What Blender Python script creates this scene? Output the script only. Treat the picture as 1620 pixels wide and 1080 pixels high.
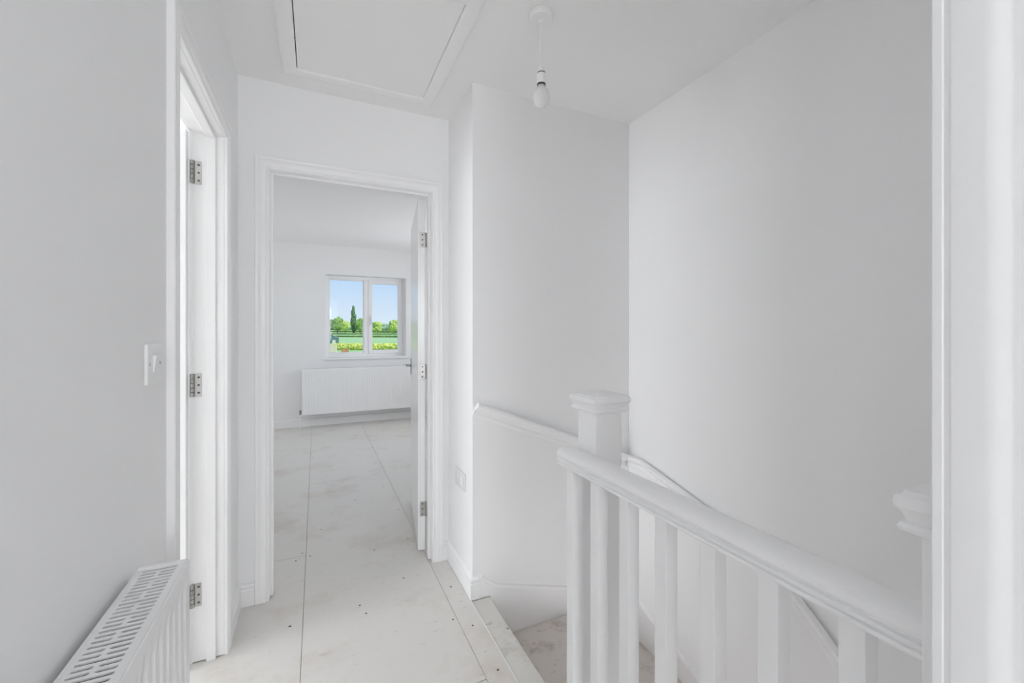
import bpy, bmesh, math, random
from mathutils import Vector, Matrix, noise
random.seed(7)
for o in list(bpy.data.objects): bpy.data.objects.remove(o)
SC = bpy.context.scene
COL = SC.collection
R = math.radians

# ------------------------------------------------------------------ camera
FPX = 664.6                      # focal length in pixels of a 1620 x 1080 frame
YAW = 25.0
H = 1.24
cam_d = bpy.data.cameras.new('camera')
cam = bpy.data.objects.new('camera', cam_d); COL.objects.link(cam)
cam_d.sensor_width = 36.0
cam_d.lens = 36.0 * FPX / 1620.0
cam_d.shift_y = -15.0 / 1620.0
cam_d.clip_start = 0.02; cam_d.clip_end = 3000
cam.location = (0, 0, H)
cam.rotation_euler = (R(90), 0, R(-YAW))
SC.camera = cam

# ------------------------------------------------------------------ view
SC.view_settings.view_transform = 'Standard'
SC.view_settings.look = 'None'
SC.view_settings.gamma = 1.0
SC.view_settings.exposure = 0.0
SC.view_settings.use_curve_mapping = False
try:
    SC.cycles.max_bounces = 16
    SC.cycles.diffuse_bounces = 14
    SC.cycles.glossy_bounces = 4
    SC.cycles.transparent_max_bounces = 16
    SC.cycles.use_light_tree = False
except Exception:
    pass

# ------------------------------------------------------------------ sky, sun, daylight
world = bpy.data.worlds.new('sky'); SC.world = world
world.use_nodes = True
wn = world.node_tree; wn.nodes.clear()
w_out = wn.nodes.new('ShaderNodeOutputWorld'); w_bg = wn.nodes.new('ShaderNodeBackground')
w_tc = wn.nodes.new('ShaderNodeTexCoord'); w_sep = wn.nodes.new('ShaderNodeSeparateXYZ')
w_ramp = wn.nodes.new('ShaderNodeValToRGB')
wn.links.new(w_tc.outputs['Generated'], w_sep.inputs[0])
wn.links.new(w_sep.outputs['Z'], w_ramp.inputs['Fac'])
wn.links.new(w_ramp.outputs['Color'], w_bg.inputs['Color'])
wn.links.new(w_bg.outputs[0], w_out.inputs['Surface'])
cr = w_ramp.color_ramp
cr.elements[0].position = 0.0; cr.elements[0].color = (0.80, 0.89, 1.0, 1)
cr.elements[1].position = 1.0; cr.elements[1].color = (0.20, 0.42, 0.92, 1)
e = cr.elements.new(0.14); e.color = (0.50, 0.71, 1.0, 1)
w_bg.inputs['Strength'].default_value = 1.0
try: world.cycles.sampling_method = 'NONE'
except Exception: pass

def light_area(name, loc, rot, sx, sy, power, col=(1, 1, 1)):
    d = bpy.data.lights.new(name, 'AREA'); d.shape = 'RECTANGLE'; d.size = sx; d.size_y = sy
    d.energy = power; d.color = col
    o = bpy.data.objects.new(name, d); COL.objects.link(o)
    o.location = loc; o.rotation_euler = rot
    return o
sun_d = bpy.data.lights.new('sun', 'SUN'); sun_d.energy = 3.4; sun_d.angle = R(0.6); sun_d.color = (1, 0.96, 0.88)
sun = bpy.data.objects.new('sun', sun_d); COL.objects.link(sun)
sun.rotation_euler = Vector((-0.50, 0.52, -0.69)).to_track_quat('-Z', 'Y').to_euler()
DAY = (0.962, 0.980, 1.0)
# left room and stair hall daylight, plus lamps added to brighten the rooms
light_area('daylight_left_room', (-3.36, -0.65, 1.45), (0, R(-90), 0), 1.25, 1.6, 2.5, DAY)
light_area('fill_left_room', (-3.36, 1.35, 1.45), (0, R(-90), 0), 1.25, 1.1, 53, DAY)  # added lamp that evens out the right wall, alcove and ceiling
light_area('fill_bedroom_right', (1.86, 4.75, 1.45), (0, R(90), 0), 1.15, 1.5, 12.6, DAY)  # added fill, stands in for daylight from the visible bedroom window
light_area('fill_bedroom_left', (-1.96, 4.95, 1.45), (0, R(-90), 0), 1.15, 1.1, 7.5, DAY)  # added fill from the left to lift the window reveal
light_area('fill_behind_camera', (0.12, -3.16, 1.50), (R(90), 0, 0), 0.72, 1.1, 25.5, DAY)  # added fill behind the camera to brighten the landing
light_area('daylight_stair_hall', (1.16, -2.40, -1.65), (R(90), 0, 0), 0.7, 1.8, 23, DAY)

# ------------------------------------------------------------------ materials
def new_mat(name):
    m = bpy.data.materials.new(name); m.use_nodes = True
    nt = m.node_tree; b = nt.nodes['Principled BSDF']
    return m, nt, b
def paint(name, col, rough, bump=0.0, scale=300.0, var=0.0, spec=0.5):
    m, nt, b = new_mat(name)
    b.inputs['Base Color'].default_value = (*col, 1)
    b.inputs['Roughness'].default_value = rough
    b.inputs['Specular IOR Level'].default_value = spec
    tc = nt.nodes.new('ShaderNodeTexCoord')
    if var > 0:
        n = nt.nodes.new('ShaderNodeTexNoise'); n.inputs['Scale'].default_value = 1.7; n.inputs['Detail'].default_value = 1
        mx = nt.nodes.new('ShaderNodeMixRGB'); mx.inputs[1].default_value = (*[c * (1 - var) for c in col], 1)
        mx.inputs[2].default_value = (*[min(1, c * (1 + var)) for c in col], 1)
        nt.links.new(tc.outputs['Object'], n.inputs['Vector']); nt.links.new(n.outputs['Fac'], mx.inputs[0])
        nt.links.new(mx.outputs[0], b.inputs['Base Color'])
    if bump > 0:
        n2 = nt.nodes.new('ShaderNodeTexNoise'); n2.inputs['Scale'].default_value = scale; n2.inputs['Detail'].default_value = 2
        bp = nt.nodes.new('ShaderNodeBump'); bp.inputs['Strength'].default_value = bump; bp.inputs['Distance'].default_value = 0.001
        nt.links.new(tc.outputs['Object'], n2.inputs['Vector']); nt.links.new(n2.outputs['Fac'], bp.inputs['Height'])
        nt.links.new(bp.outputs[0], b.inputs['Normal'])
    return m
def metal(name, col, rough):
    m, nt, b = new_mat(name)
    b.inputs['Base Color'].default_value = (*col, 1); b.inputs['Metallic'].default_value = 1.0
    b.inputs['Roughness'].default_value = rough
    n = nt.nodes.new('ShaderNodeTexNoise'); n.inputs['Scale'].default_value = 60
    mr = nt.nodes.new('ShaderNodeMapRange'); mr.inputs['To Min'].default_value = rough * 0.8; mr.inputs['To Max'].default_value = rough * 1.25
    nt.links.new(n.outputs['Fac'], mr.inputs['Value']); nt.links.new(mr.outputs[0], b.inputs['Roughness'])
    return m
def dirty(name, base, stain, rough, amount, specks=0.0, scale=2.2):
    """painted or coated board with brown smears, pale scuffs and small dark specks"""
    m, nt, b = new_mat(name)
    L = nt.links.new
    tc = nt.nodes.new('ShaderNodeTexCoord')
    n1 = nt.nodes.new('ShaderNodeTexNoise'); n1.inputs['Scale'].default_value = scale; n1.inputs['Detail'].default_value = 7; n1.inputs['Roughness'].default_value = 0.68
    r1 = nt.nodes.new('ShaderNodeValToRGB'); r1.color_ramp.elements[0].position = 0.52; r1.color_ramp.elements[1].position = 0.74
    mp = nt.nodes.new('ShaderNodeMapping'); mp.inputs['Scale'].default_value = (1.0, 2.6, 1.0); mp.inputs['Rotation'].default_value = (0, 0, 0.5)
    n2 = nt.nodes.new('ShaderNodeTexNoise'); n2.inputs['Scale'].default_value = 13; n2.inputs['Detail'].default_value = 6; n2.inputs['Roughness'].default_value = 0.7
    r2 = nt.nodes.new('ShaderNodeValToRGB'); r2.color_ramp.elements[0].position = 0.61; r2.color_ramp.elements[1].position = 0.69
    L(tc.outputs['Object'], n1.inputs['Vector']); L(tc.outputs['Object'], mp.inputs['Vector']); L(mp.outputs[0], n2.inputs['Vector'])
    L(n1.outputs['Fac'], r1.inputs['Fac']); L(n2.outputs['Fac'], r2.inputs['Fac'])
    m1 = nt.nodes.new('ShaderNodeMath'); m1.operation = 'MULTIPLY'; m1.inputs[1].default_value = amount
    L(r1.outputs['Color'], m1.inputs[0])
    mixA = nt.nodes.new('ShaderNodeMixRGB'); mixA.inputs[1].default_value = (*base, 1); mixA.inputs[2].default_value = (*stain, 1)
    L(m1.outputs[0], mixA.inputs[0])
    m2 = nt.nodes.new('ShaderNodeMath'); m2.operation = 'MULTIPLY'; m2.inputs[1].default_value = amount * 1.1
    L(r2.outputs['Color'], m2.inputs[0])
    mixB = nt.nodes.new('ShaderNodeMixRGB'); mixB.inputs[2].default_value = (*[c * 0.62 for c in base], 1)
    L(m2.outputs[0], mixB.inputs[0]); L(mixA.outputs[0], mixB.inputs[1])
    last = mixB
    if specks > 0:
        v = nt.nodes.new('ShaderNodeTexVoronoi'); v.inputs['Scale'].default_value = 11
        lt = nt.nodes.new('ShaderNodeMath'); lt.operation = 'LESS_THAN'; lt.inputs[1].default_value = specks
        L(tc.outputs['Object'], v.inputs['Vector']); L(v.outputs['Distance'], lt.inputs[0])
        mixC = nt.nodes.new('ShaderNodeMixRGB'); mixC.inputs[2].default_value = (0.16, 0.14, 0.12, 1)
        m3 = nt.nodes.new('ShaderNodeMath'); m3.operation = 'MULTIPLY'; m3.inputs[1].default_value = 0.7
        L(lt.outputs[0], m3.inputs[0]); L(m3.outputs[0], mixC.inputs[0]); L(mixB.outputs[0], mixC.inputs[1])
        last = mixC
    L(last.outputs[0], b.inputs['Base Color'])
    b.inputs['Roughness'].default_value = rough
    bp = nt.nodes.new('ShaderNodeBump'); bp.inputs['Strength'].default_value = 0.15; bp.inputs['Distance'].default_value = 0.002
    L(n2.outputs['Fac'], bp.inputs['Height']); L(bp.outputs[0], b.inputs['Normal'])
    return m
def mottled(name, a, bcol, scale, rough=0.9, detail=6):
    m, nt, b = new_mat(name); L = nt.links.new
    tc = nt.nodes.new('ShaderNodeTexCoord')
    n = nt.nodes.new('ShaderNodeTexNoise'); n.inputs['Scale'].default_value = scale; n.inputs['Detail'].default_value = detail; n.inputs['Roughness'].default_value = 0.7
    r = nt.nodes.new('ShaderNodeValToRGB'); r.color_ramp.elements[0].position = 0.35; r.color_ramp.elements[1].position = 0.65
    r.color_ramp.elements[0].color = (*a, 1); r.color_ramp.elements[1].color = (*bcol, 1)
    L(tc.outputs['Object'], n.inputs['Vector']); L(n.outputs['Fac'], r.inputs['Fac']); L(r.outputs['Color'], b.inputs['Base Color'])
    b.inputs['Roughness'].default_value = rough; b.inputs['Specular IOR Level'].default_value = 0.2
    return m

M_WALL = paint('wall_emulsion', (0.885, 0.885, 0.888), 0.75, 0, 260, 0.012, 0.25)
M_CEIL = paint('ceiling_emulsion', (0.895, 0.892, 0.888), 0.85, 0, 240, 0.01, 0.2)
M_WOOD = paint('white_satin_woodwork', (0.90, 0.90, 0.903), 0.36, 0, 90, 0.006)
M_DOOR = paint('white_gloss_door', (0.90, 0.90, 0.903), 0.22, 0, 90, 0.006)
M_RAD = paint('white_radiator_enamel', (0.88, 0.88, 0.883), 0.32, 0, 90, 0.006)
M_PLAST = paint('white_plastic', (0.86, 0.86, 0.86), 0.28, 0.01, 60, 0.004)
M_PLATE = paint('pale_grey_plastic', (0.76, 0.76, 0.77), 0.35, 0, 60, 0.004)
M_PVC = paint('white_pvc', (0.93, 0.93, 0.94), 0.3, 0.01, 60, 0.004)
M_STEEL = metal('brushed_steel', (0.46, 0.455, 0.44), 0.33)
M_CHROME = metal('chrome', (0.42, 0.42, 0.43), 0.22)
M_FIN = metal('shade_dark_fins', (0.30, 0.30, 0.30), 0.6)  # dark colour stands in for shade inside the radiator
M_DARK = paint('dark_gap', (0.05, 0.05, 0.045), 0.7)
M_GREYP = paint('grey_print', (0.42, 0.42, 0.43), 0.6)
M_BLACK = paint('dark_screw', (0.10, 0.09, 0.08), 0.5)
M_FLOOR = dirty('dusty_coated_floor_panel', (0.715, 0.695, 0.665), (0.50, 0.41, 0.32), 0.5, 0.55, 0.03)
M_SUB = dirty('bare_subfloor', (0.50, 0.43, 0.34), (0.34, 0.28, 0.22), 0.9, 0.6)
M_NOSE = dirty('dusty_nosing_board', (0.67, 0.655, 0.62), (0.40, 0.345, 0.29), 0.55, 0.75, 0.06, 5.0)
M_TREAD = dirty('dusty_bare_stair_board', (0.66, 0.61, 0.57), (0.30, 0.255, 0.225), 0.85, 0.9, 0.05, 9.0)
M_BULB, nt_, b_ = new_mat('frosted_bulb')
b_.inputs['Base Color'].default_value = (0.93, 0.93, 0.92, 1); b_.inputs['Roughness'].default_value = 0.18
b_.inputs['Transmission Weight'].default_value = 0.45; b_.inputs['IOR'].default_value = 1.2
M_GLASS, nt_, b_ = new_mat('window_glass')
nt_.nodes.remove(b_)
_o = nt_.nodes['Material Output']; _t = nt_.nodes.new('ShaderNodeBsdfTransparent'); _g = nt_.nodes.new('ShaderNodeBsdfGlossy')
_g.inputs['Roughness'].default_value = 0.02; _t.inputs['Color'].default_value = (0.97, 0.985, 0.98, 1)
_f = nt_.nodes.new('ShaderNodeFresnel'); _f.inputs['IOR'].default_value = 1.3; _m = nt_.nodes.new('ShaderNodeMixShader')
nt_.links.new(_f.outputs[0], _m.inputs[0]); nt_.links.new(_t.outputs[0], _m.inputs[1]); nt_.links.new(_g.outputs[0], _m.inputs[2])
nt_.links.new(_m.outputs[0], _o.inputs['Surface'])
M_TREE = mottled('mid_green_leaves', (0.12, 0.22, 0.06), (0.34, 0.50, 0.14), 0.9)
M_TREEL = mottled('yellow_green_leaves', (0.28, 0.40, 0.08), (0.62, 0.72, 0.22), 0.9)
M_TREED = mottled('dark_green_leaves', (0.06, 0.14, 0.07), (0.18, 0.29, 0.14), 0.9)
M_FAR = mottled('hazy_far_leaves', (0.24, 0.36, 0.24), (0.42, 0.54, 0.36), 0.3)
M_HEDGE = mottled('bright_hedge_leaves', (0.28, 0.36, 0.04), (0.90, 0.88, 0.25), 2.2)
M_HEDGED = mottled('field_hedge_leaves', (0.10, 0.18, 0.04), (0.28, 0.42, 0.11), 0.6)
M_GROUND = mottled('pasture_grass', (0.36, 0.56, 0.24), (0.46, 0.64, 0.30), 0.03, 0.95)
M_BOUNCE = mottled('bounce_gravel', (0.46, 0.43, 0.39), (0.58, 0.54, 0.49), 0.5, 0.95)  # colour of the unseen patch added for bounce light
M_BARK = mottled('bark', (0.10, 0.08, 0.06), (0.17, 0.14, 0.10), 3)
M_FENCE = mottled('pale_fence_timber', (0.80, 0.66, 0.48), (0.90, 0.78, 0.60), 3)
M_ROOF = mottled('pale_grey_roof_sheet', (0.55, 0.55, 0.53), (0.66, 0.65, 0.63), 1.5)
M_SHED = mottled('dark_green_shed_board', (0.08, 0.17, 0.16), (0.12, 0.22, 0.20), 2)
M_BRICK = mottled('orange_brick', (0.46, 0.22, 0.12), (0.58, 0.31, 0.18), 6)

# ------------------------------------------------------------------ mesh helpers
class MB:
    def __init__(s): s.v = []; s.f = []
    def add(s, vs, fs):
        n = len(s.v); s.v += [tuple(p) for p in vs]; s.f += [tuple(i + n for i in f) for f in fs]; return s
    def box(s, x0, y0, z0, x1, y1, z1, bev=0.0, seg=2):
        x0, x1 = min(x0, x1), max(x0, x1); y0, y1 = min(y0, y1), max(y0, y1); z0, z1 = min(z0, z1), max(z0, z1)
        vs = [(x0, y0, z0), (x1, y0, z0), (x1, y1, z0), (x0, y1, z0), (x0, y0, z1), (x1, y0, z1), (x1, y1, z1), (x0, y1, z1)]
        fs = [(0, 3, 2, 1), (4, 5, 6, 7), (0, 1, 5, 4), (1, 2, 6, 5), (2, 3, 7, 6), (3, 0, 4, 7)]
        if bev > 0:
            bm = bmesh.new(); bv = [bm.verts.new(p) for p in vs]
            for f in fs: bm.faces.new([bv[i] for i in f])
            bmesh.ops.bevel(bm, geom=bm.edges[:], offset=bev, segments=seg, affect='EDGES', profile=0.5)
            bm.verts.index_update()
            s.add([tuple(v.co) for v in bm.verts], [tuple(v.index for v in f.verts) for f in bm.faces]); bm.free()
        else: s.add(vs, fs)
        return s
    def sweep(s, prof, A, B, W, D, m0=0.0, m1=0.0, md0=0.0, md1=0.0):
        """closed profile [(w, d)] carried from A to B; ends are mitred by w*m and d*md along the run"""
        A, B, W, D = Vector(A), Vector(B), Vector(W), Vector(D)
        L = (B - A).normalized(); n = len(prof)
        vs = [A + W * w + D * d + L * (w * m0 + d * md0) for w, d in prof] + [B + W * w + D * d + L * (w * m1 + d * md1) for w, d in prof]
        fs = [(i, (i + 1) % n, n + (i + 1) % n, n + i) for i in range(n)] + [tuple(range(n)), tuple(range(2 * n - 1, n - 1, -1))]
        return s.add(vs, fs)
    def path(s, prof, pts, side, up=(0, 0, 1)):
        """closed profile [(a, b)] carried along a planar path with mitred bends; a along side, b along in-plane normal"""
        pts = [Vector(p) for p in pts]; side = Vector(side); n = len(prof); vs = []; fs = []
        for k, p in enumerate(pts):
            d0 = (p - pts[k - 1]).normalized() if k else (pts[1] - p).normalized()
            d1 = (pts[k + 1] - p).normalized() if k < len(pts) - 1 else d0
            t = (d0 + d1).normalized(); nn = side.cross(t).normalized()
            if nn.dot(Vector(up)) < 0: nn = -nn
            sc = 1.0 / max(0.3, math.sqrt((1 + d0.dot(d1)) / 2))
            vs += [p + side * a + nn * (b * sc) for a, b in prof]
        for k in range(len(pts) - 1):
            for i in range(n):
                fs.append((k * n + i, k * n + (i + 1) % n, (k + 1) * n + (i + 1) % n, (k + 1) * n + i))
        fs += [tuple(range(n)), tuple(range(len(pts) * n - 1, (len(pts) - 1) * n - 1, -1))]
        return s.add(vs, fs)
    def lathe(s, c, prof, seg=24, axis='z'):
        """prof [(r, h)]"""
        c = Vector(c); vs = []; fs = []
        for r, h in prof:
            for i in range(seg):
                a = 2 * math.pi * i / seg; x, y = r * math.cos(a), r * math.sin(a)
                vs.append(c + (Vector((x, y, h)) if axis == 'z' else Vector((h, x, y)) if axis == 'x' else Vector((x, h, y))))
        for k in range(len(prof) - 1):
            for i in range(seg):
                fs.append((k * seg + i, k * seg + (i + 1) % seg, (k + 1) * seg + (i + 1) % seg, (k + 1) * seg + i))
        fs += [tuple(range(seg)), tuple(range(len(prof) * seg - 1, (len(prof) - 1) * seg - 1, -1))]
        return s.add(vs, fs)
    def rings(s, cx, cy, prof, hy=None):
        """square rings [(half, z)] stacked: caps and mouldings round a square post"""
        vs = []; fs = []
        for h, z in prof:
            k = h if hy is None else hy + (h - prof[0][0])
            vs += [(cx - h, cy - k, z), (cx + h, cy - k, z), (cx + h, cy + k, z), (cx - h, cy + k, z)]
        for q in range(len(prof) - 1):
            for i in range(4): fs.append((q * 4 + i, q * 4 + (i + 1) % 4, q * 4 + 4 + (i + 1) % 4, q * 4 + 4 + i))
        fs += [(3, 2, 1, 0), tuple(range((len(prof) - 1) * 4, len(prof) * 4))]
        return s.add(vs, fs)
    def tube(s, pts, r, seg=10):
        pts = [Vector(p) for p in pts]; vs = []; fs = []
        for k, p in enumerate(pts):
            t = ((pts[k + 1] if k < len(pts) - 1 else p) - (pts[k - 1] if k else p)).normalized()
            a = t.cross(Vector((0, 0, 1)));  a = a.normalized() if a.length > 1e-4 else Vector((1, 0, 0))
            b = t.cross(a).normalized()
            vs += [p + a * (r * math.cos(2 * math.pi * i / seg)) + b * (r * math.sin(2 * math.pi * i / seg)) for i in range(seg)]
        for k in range(len(pts) - 1):
            for i in range(seg): fs.append((k * seg + i, k * seg + (i + 1) % seg, (k + 1) * seg + (i + 1) % seg, (k + 1) * seg + i))
        fs += [tuple(range(seg)), tuple(range(len(pts) * seg - 1, (len(pts) - 1) * seg - 1, -1))]
        return s.add(vs, fs)
    def xf(s, fn): s.v = [tuple(fn(Vector(p))) for p in s.v]; return s
    def build(s, name, mat, parent=None, loc=None, smooth=None):
        """one mesh object; vertices are given in world space and stored relative to the parent or to loc"""
        org = Vector(loc) if loc is not None else Vector((0, 0, 0))
        if parent is not None: org = wloc(parent)
        me = bpy.data.meshes.new(name)
        me.from_pydata([tuple(Vector(p) - org) for p in s.v], [], s.f)
        bm = bmesh.new(); bm.from_mesh(me)
        bmesh.ops.recalc_face_normals(bm, faces=bm.faces[:]); bm.to_mesh(me); bm.free()
        me.materials.append(mat)
        o = bpy.data.objects.new(name, me); COL.objects.link(o)
        if parent is not None: o.parent = parent
        elif loc is not None: o.location = org
        if smooth is not None:
            me.polygons.foreach_set('use_smooth', [True] * len(me.polygons))
            try: me.set_sharp_from_angle(angle=R(smooth))
            except Exception: pass
        me.update()
        return o
def wloc(o):
    p = Vector((0, 0, 0))
    while o is not None: p = p + o.location; o = o.parent
    return p
def tag(o, label, cat, group=None, kind=None):
    o['label'] = label; o['category'] = cat
    if group: o['group'] = group
    if kind: o['kind'] = kind
    return o
def thing(name, loc, label, cat, group=None, kind=None):
    o = bpy.data.objects.new(name, None); COL.objects.link(o); o.location = loc; o.empty_display_size = 0.1
    return tag(o, label, cat, group, kind)
def struct(name, mb, mat, label, cat, parent=None):
    o = mb.build(name, mat, parent)
    if parent is None: tag(o, label, cat, None, 'structure')
    return o
def dup(o, loc, parent):
    c = o.copy(); COL.objects.link(c); c.parent = parent; c.location = loc; return c

# ------------------------------------------------------------------ main dimensions (metres; camera stands at x=0, y=0)
XL = -0.32          # left wall face
XLB = -0.42         # its other side
YF = 2.24           # end wall face with the bedroom doorway
YFB = 2.34
XA = 0.66           # alcove side wall face
YA = 1.85           # alcove wall face
XR = 1.583          # stair wall face
ZC = 2.40
YB = 6.15           # bedroom window wall face
XP = 0.568          # partition by the near newel
BL, BR = -2.0, 1.9  # bedroom side walls
YN = -3.2           # landing wall holding the added window
YL = -1.6           # near wall of the left room
D1A, D1B, D1Z = 1.300, 1.928, 1.985     # left door opening (y, y, height)
D2A, D2B, D2Z = -0.194, 0.564, 1.990    # bedroom door opening (x, x, height)
D3A, D3B = -0.64, 0.124                 # near right door opening (y)

# ------------------------------------------------------------------ structure: floors
subfloor = MB().box(-0.42, YN, -0.20, 0.645, YFB, -0.004)
subfloor.box(BL, YFB, -0.20, BR, YB, -0.004)
floor = struct('floor', subfloor, M_SUB, 'pale dusty boarded floor of the landing and the bedroom beyond', 'floor')
cols = [(-1.851, -1.252, [2.34, 2.6, 5.0, YB]), (-1.25, -0.652, [2.34, 3.8, YB]), (-0.65, -0.0520, [YN, -2.2, 0.2, 2.6, 5.0, YB]),
        (-0.0500, 0.5520, [YN, -1.0, 1.4, 3.8, YB]), (0.5540, 1.153, [YN, -2.2, 0.2, 2.6, 5.0, YB]), (1.155, 1.753, [2.34, 3.8, YB]), (1.755, BR, [2.34, 5.0, YB])]
for x0, x1, ys in cols:
    for a, b in zip(ys[:-1], ys[1:]):
        spans = []
        if a < YFB:                                   # on the landing, cut to the landing floor
            xa, xb = max(x0, -0.42), min(x1, 0.645)
            if xb - xa > 0.02: spans.append((xa, xb, a + 0.0015, min(b, YFB) - (0.0015 if b <= YFB else 0)))
        if b > YFB:
            spans.append((x0, x1, max(a, YFB) + (0.0015 if a >= YFB else 0), b - 0.0015))
        if len(spans) == 2 and spans[0][0] == spans[1][0] and spans[0][1] == spans[1][1]:
            spans = [(spans[0][0], spans[0][1], spans[0][2], spans[1][3])]
        for xa, xb, ya, yb in spans:
            MB().box(xa, ya, -0.004, xb, yb, 0.0, 0.0008, 1).build('floor_panel', M_FLOOR, floor)
sc = MB()
for x, y in [(-0.03, 1.32), (-0.035, 1.62), (-0.1, 2.0), (0.53, 1.36), (0.535, 1.75), (0.60, 1.68), (0.605, 1.42), (0.595, 1.98), (0.03, 2.9), (-0.03, 2.58), (-0.07, 2.63), (-0.1, 2.56),
             (0.5, 2.55), (0.52, 3.0), (0.3, 2.5), (0.26, 3.3), (0.07, 3.77), (0.45, 3.83), (0.25, 1.40), (0.4, 2.15), (0.18, 2.02), (0.49, 3.5), (0.5, 4.4), (-0.03, 4.6), (0.2, 1.95)]:
    sc.lathe((x, y, 0.0), [(0.0045, -0.001), (0.0045, 0.0006), (0.003, 0.001)], 10)
o = sc.build('screw_heads', M_BLACK, floor); o['kind'] = 'stuff'
struct('floor_left_room', MB().box(-3.4, YL, -0.2, -0.42, YFB, 0.0), M_FLOOR, 'pale board floor of the room behind the left door', 'floor')

# ------------------------------------------------------------------ structure: walls and ceilings
w = MB()
w.box(XLB, YN, 0, XL, D1A - 0.03, ZC).box(XLB, D1B + 0.03, 0, XL, YF, ZC).box(XLB, D1A - 0.03, D1Z + 0.03, XL, D1B + 0.03, ZC)
struct('wall_left', w, M_WALL, 'white left landing wall holding the switch and the left doorway', 'wall')
w = MB()
w.box(BL, YF, 0, D2A - 0.03, YFB, ZC).box(D2B + 0.03, YF, 0, BR, YFB, ZC).box(D2A - 0.03, YF, D2Z + 0.03, D2B + 0.03, YFB, ZC)
w.box(-3.4, YF, 0, BL, YFB, ZC)
struct('wall_far', w, M_WALL, 'white end wall of the landing around the bedroom doorway', 'wall')
struct('wall_alcove', MB().box(XA, YA, -2.7, XR + 0.1, YF, ZC), M_WALL, 'white boxed-out wall at the stair turn carrying the sloping handrail', 'wall')
struct('wall_right', MB().box(XR, -2.6, -2.7, XR + 0.1, YA, ZC), M_WALL, 'tall blank white wall along the right of the stairs', 'wall')
w = MB()
w.box(XP, YN, 0, 0.69, D3A - 0.03, ZC).box(XP, D3B + 0.03, 0, 0.69, 0.20, ZC).box(XP, D3A - 0.03, D1Z + 0.03, 0.69, D3B + 0.03, ZC)
struct('wall_near_right', w, M_WALL, 'white partition behind the near door frame at the right edge', 'wall')
struct('wall_stair_near', MB().box(0.69, 0.10, -0.22, XR, 0.20, ZC), M_WALL, 'white wall closing the near end of the stairwell', 'wall')
w = MB()
w.box(XL, YN - 0.2, 0, -0.28, YN, ZC).box(0.52, YN - 0.2, 0, XP + .1, YN, ZC).box(-0.28, YN - 0.2, 0, 0.52, YN, 0.92).box(-0.28, YN - 0.2, 2.08, 0.52, YN, ZC)
struct('wall_behind', w, M_WALL, 'white landing wall with an added window behind the viewpoint', 'wall')
w = MB()
w.box(-3.6, YL - 0.1, 0, -3.4, -1.5, ZC).box(-3.6, 0.2, 0, -3.4, 0.75, ZC).box(-3.6, 1.95, 0, -3.4, YFB, ZC).box(-3.6, 0.75, 0, -3.4, 1.95, 0.8).box(-3.6, 0.75, 2.1, -3.4, 1.95, ZC).box(-3.6, -1.5, 0, -3.4, 0.2, 0.8).box(-3.6, -1.5, 2.1, -3.4, 0.2, ZC)
struct('wall_left_room_window', w, M_WALL, 'white window wall of the room behind the left door', 'wall')
struct('wall_left_room_near', MB().box(-3.4, YL - 0.1, 0, XLB, YL, ZC), M_WALL, 'white near wall of the room behind the left door', 'wall')
w = MB()
w.box(BR, YFB, 0, BR + 0.2, 3.95, ZC).box(BR, 5.55, 0, BR + 0.2, YB, ZC).box(BR, 3.95, 0, BR + 0.2, 5.55, 0.85).box(BR, 3.95, 2.05, BR + 0.2, 5.55, ZC)
struct('wall_bedroom_right', w, M_WALL, 'white bedroom wall behind the open door, with an added side window', 'wall')
w = MB()
w.box(BL - 0.2, YFB, 0, BL, 4.35, ZC).box(BL - 0.2, 5.55, 0, BL, YB, ZC).box(BL - 0.2, 4.35, 0, BL, 5.55, 0.85).box(BL - 0.2, 4.35, 2.05, BL, 5.55, ZC)
struct('wall_bedroom_left', w, M_WALL, 'white bedroom wall on the left, with an added side window', 'wall')
WX0, WX1, WZ0, WZ1 = 0.116, 1.178, 0.890, 2.018
w = MB()
w.box(BL - 0.2, YB, 0, WX0, YB + 0.3, ZC).box(WX1, YB, 0, BR + 0.2, YB + 0.3, ZC).box(WX0, YB, 0, WX1, YB + 0.3, WZ0).box(WX0, YB, WZ1, WX1, YB + 0.3, ZC)
struct('wall_bedroom_window', w, M_WALL, 'white bedroom end wall around the window above the long radiator', 'wall')
# stair hall below
w = MB()
w.box(0.60, -2.6, -2.7, 0.70, 0.92, -0.2).box(0.70, -2.6, -2.7, XR, -2.5, -0.2)
struct('wall_stair_hall', w, M_WALL, 'white walls of the stair hall below the landing', 'wall')
struct('wall_below_landing', MB().box(0.60, 1.0, -2.7, 0.70, YA, -0.2), M_WALL, 'white wall below the landing edge beside the top stairs', 'wall')
struct('floor_stair_hall', MB().box(0.6, -2.6, -2.8, XR, YA, -2.7), M_FLOOR, 'pale floor at the foot of the stairs', 'floor')
struct('ceiling_stair_hall', MB().box(0.69, -2.6, -0.22, XR, 0.10, -0.12), M_CEIL, 'white ceiling over the foot of the stairs', 'ceiling')
# ceiling with the loft opening
HX0, HX1, HY0, HY1 = -0.135, 0.535, 1.345, 2.113
FW = 0.058
ix0, ix1, iy0, iy1 = HX0 + FW - 0.01, HX1 - FW + 0.01, HY0 + FW - 0.01, HY1 - FW + 0.01
w = MB()
w.box(-3.6, YN - 0.2, ZC, ix0, YB + 0.3, ZC + 0.12).box(ix1, YN - 0.2, ZC, BR + 0.2, YB + 0.3, ZC + 0.12)
w.box(ix0, YN - 0.2, ZC, ix1, iy0, ZC + 0.12).box(ix0, iy1, ZC, ix1, YB + 0.3, ZC + 0.12)
w.box(ix0 - 0.05, iy0 - 0.05, ZC + 0.3, ix1 + 0.05, iy1 + 0.05, ZC + 0.32)
struct('ceiling', w, M_CEIL, 'plain white ceiling over the landing, stairs and bedroom', 'ceiling')

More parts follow.
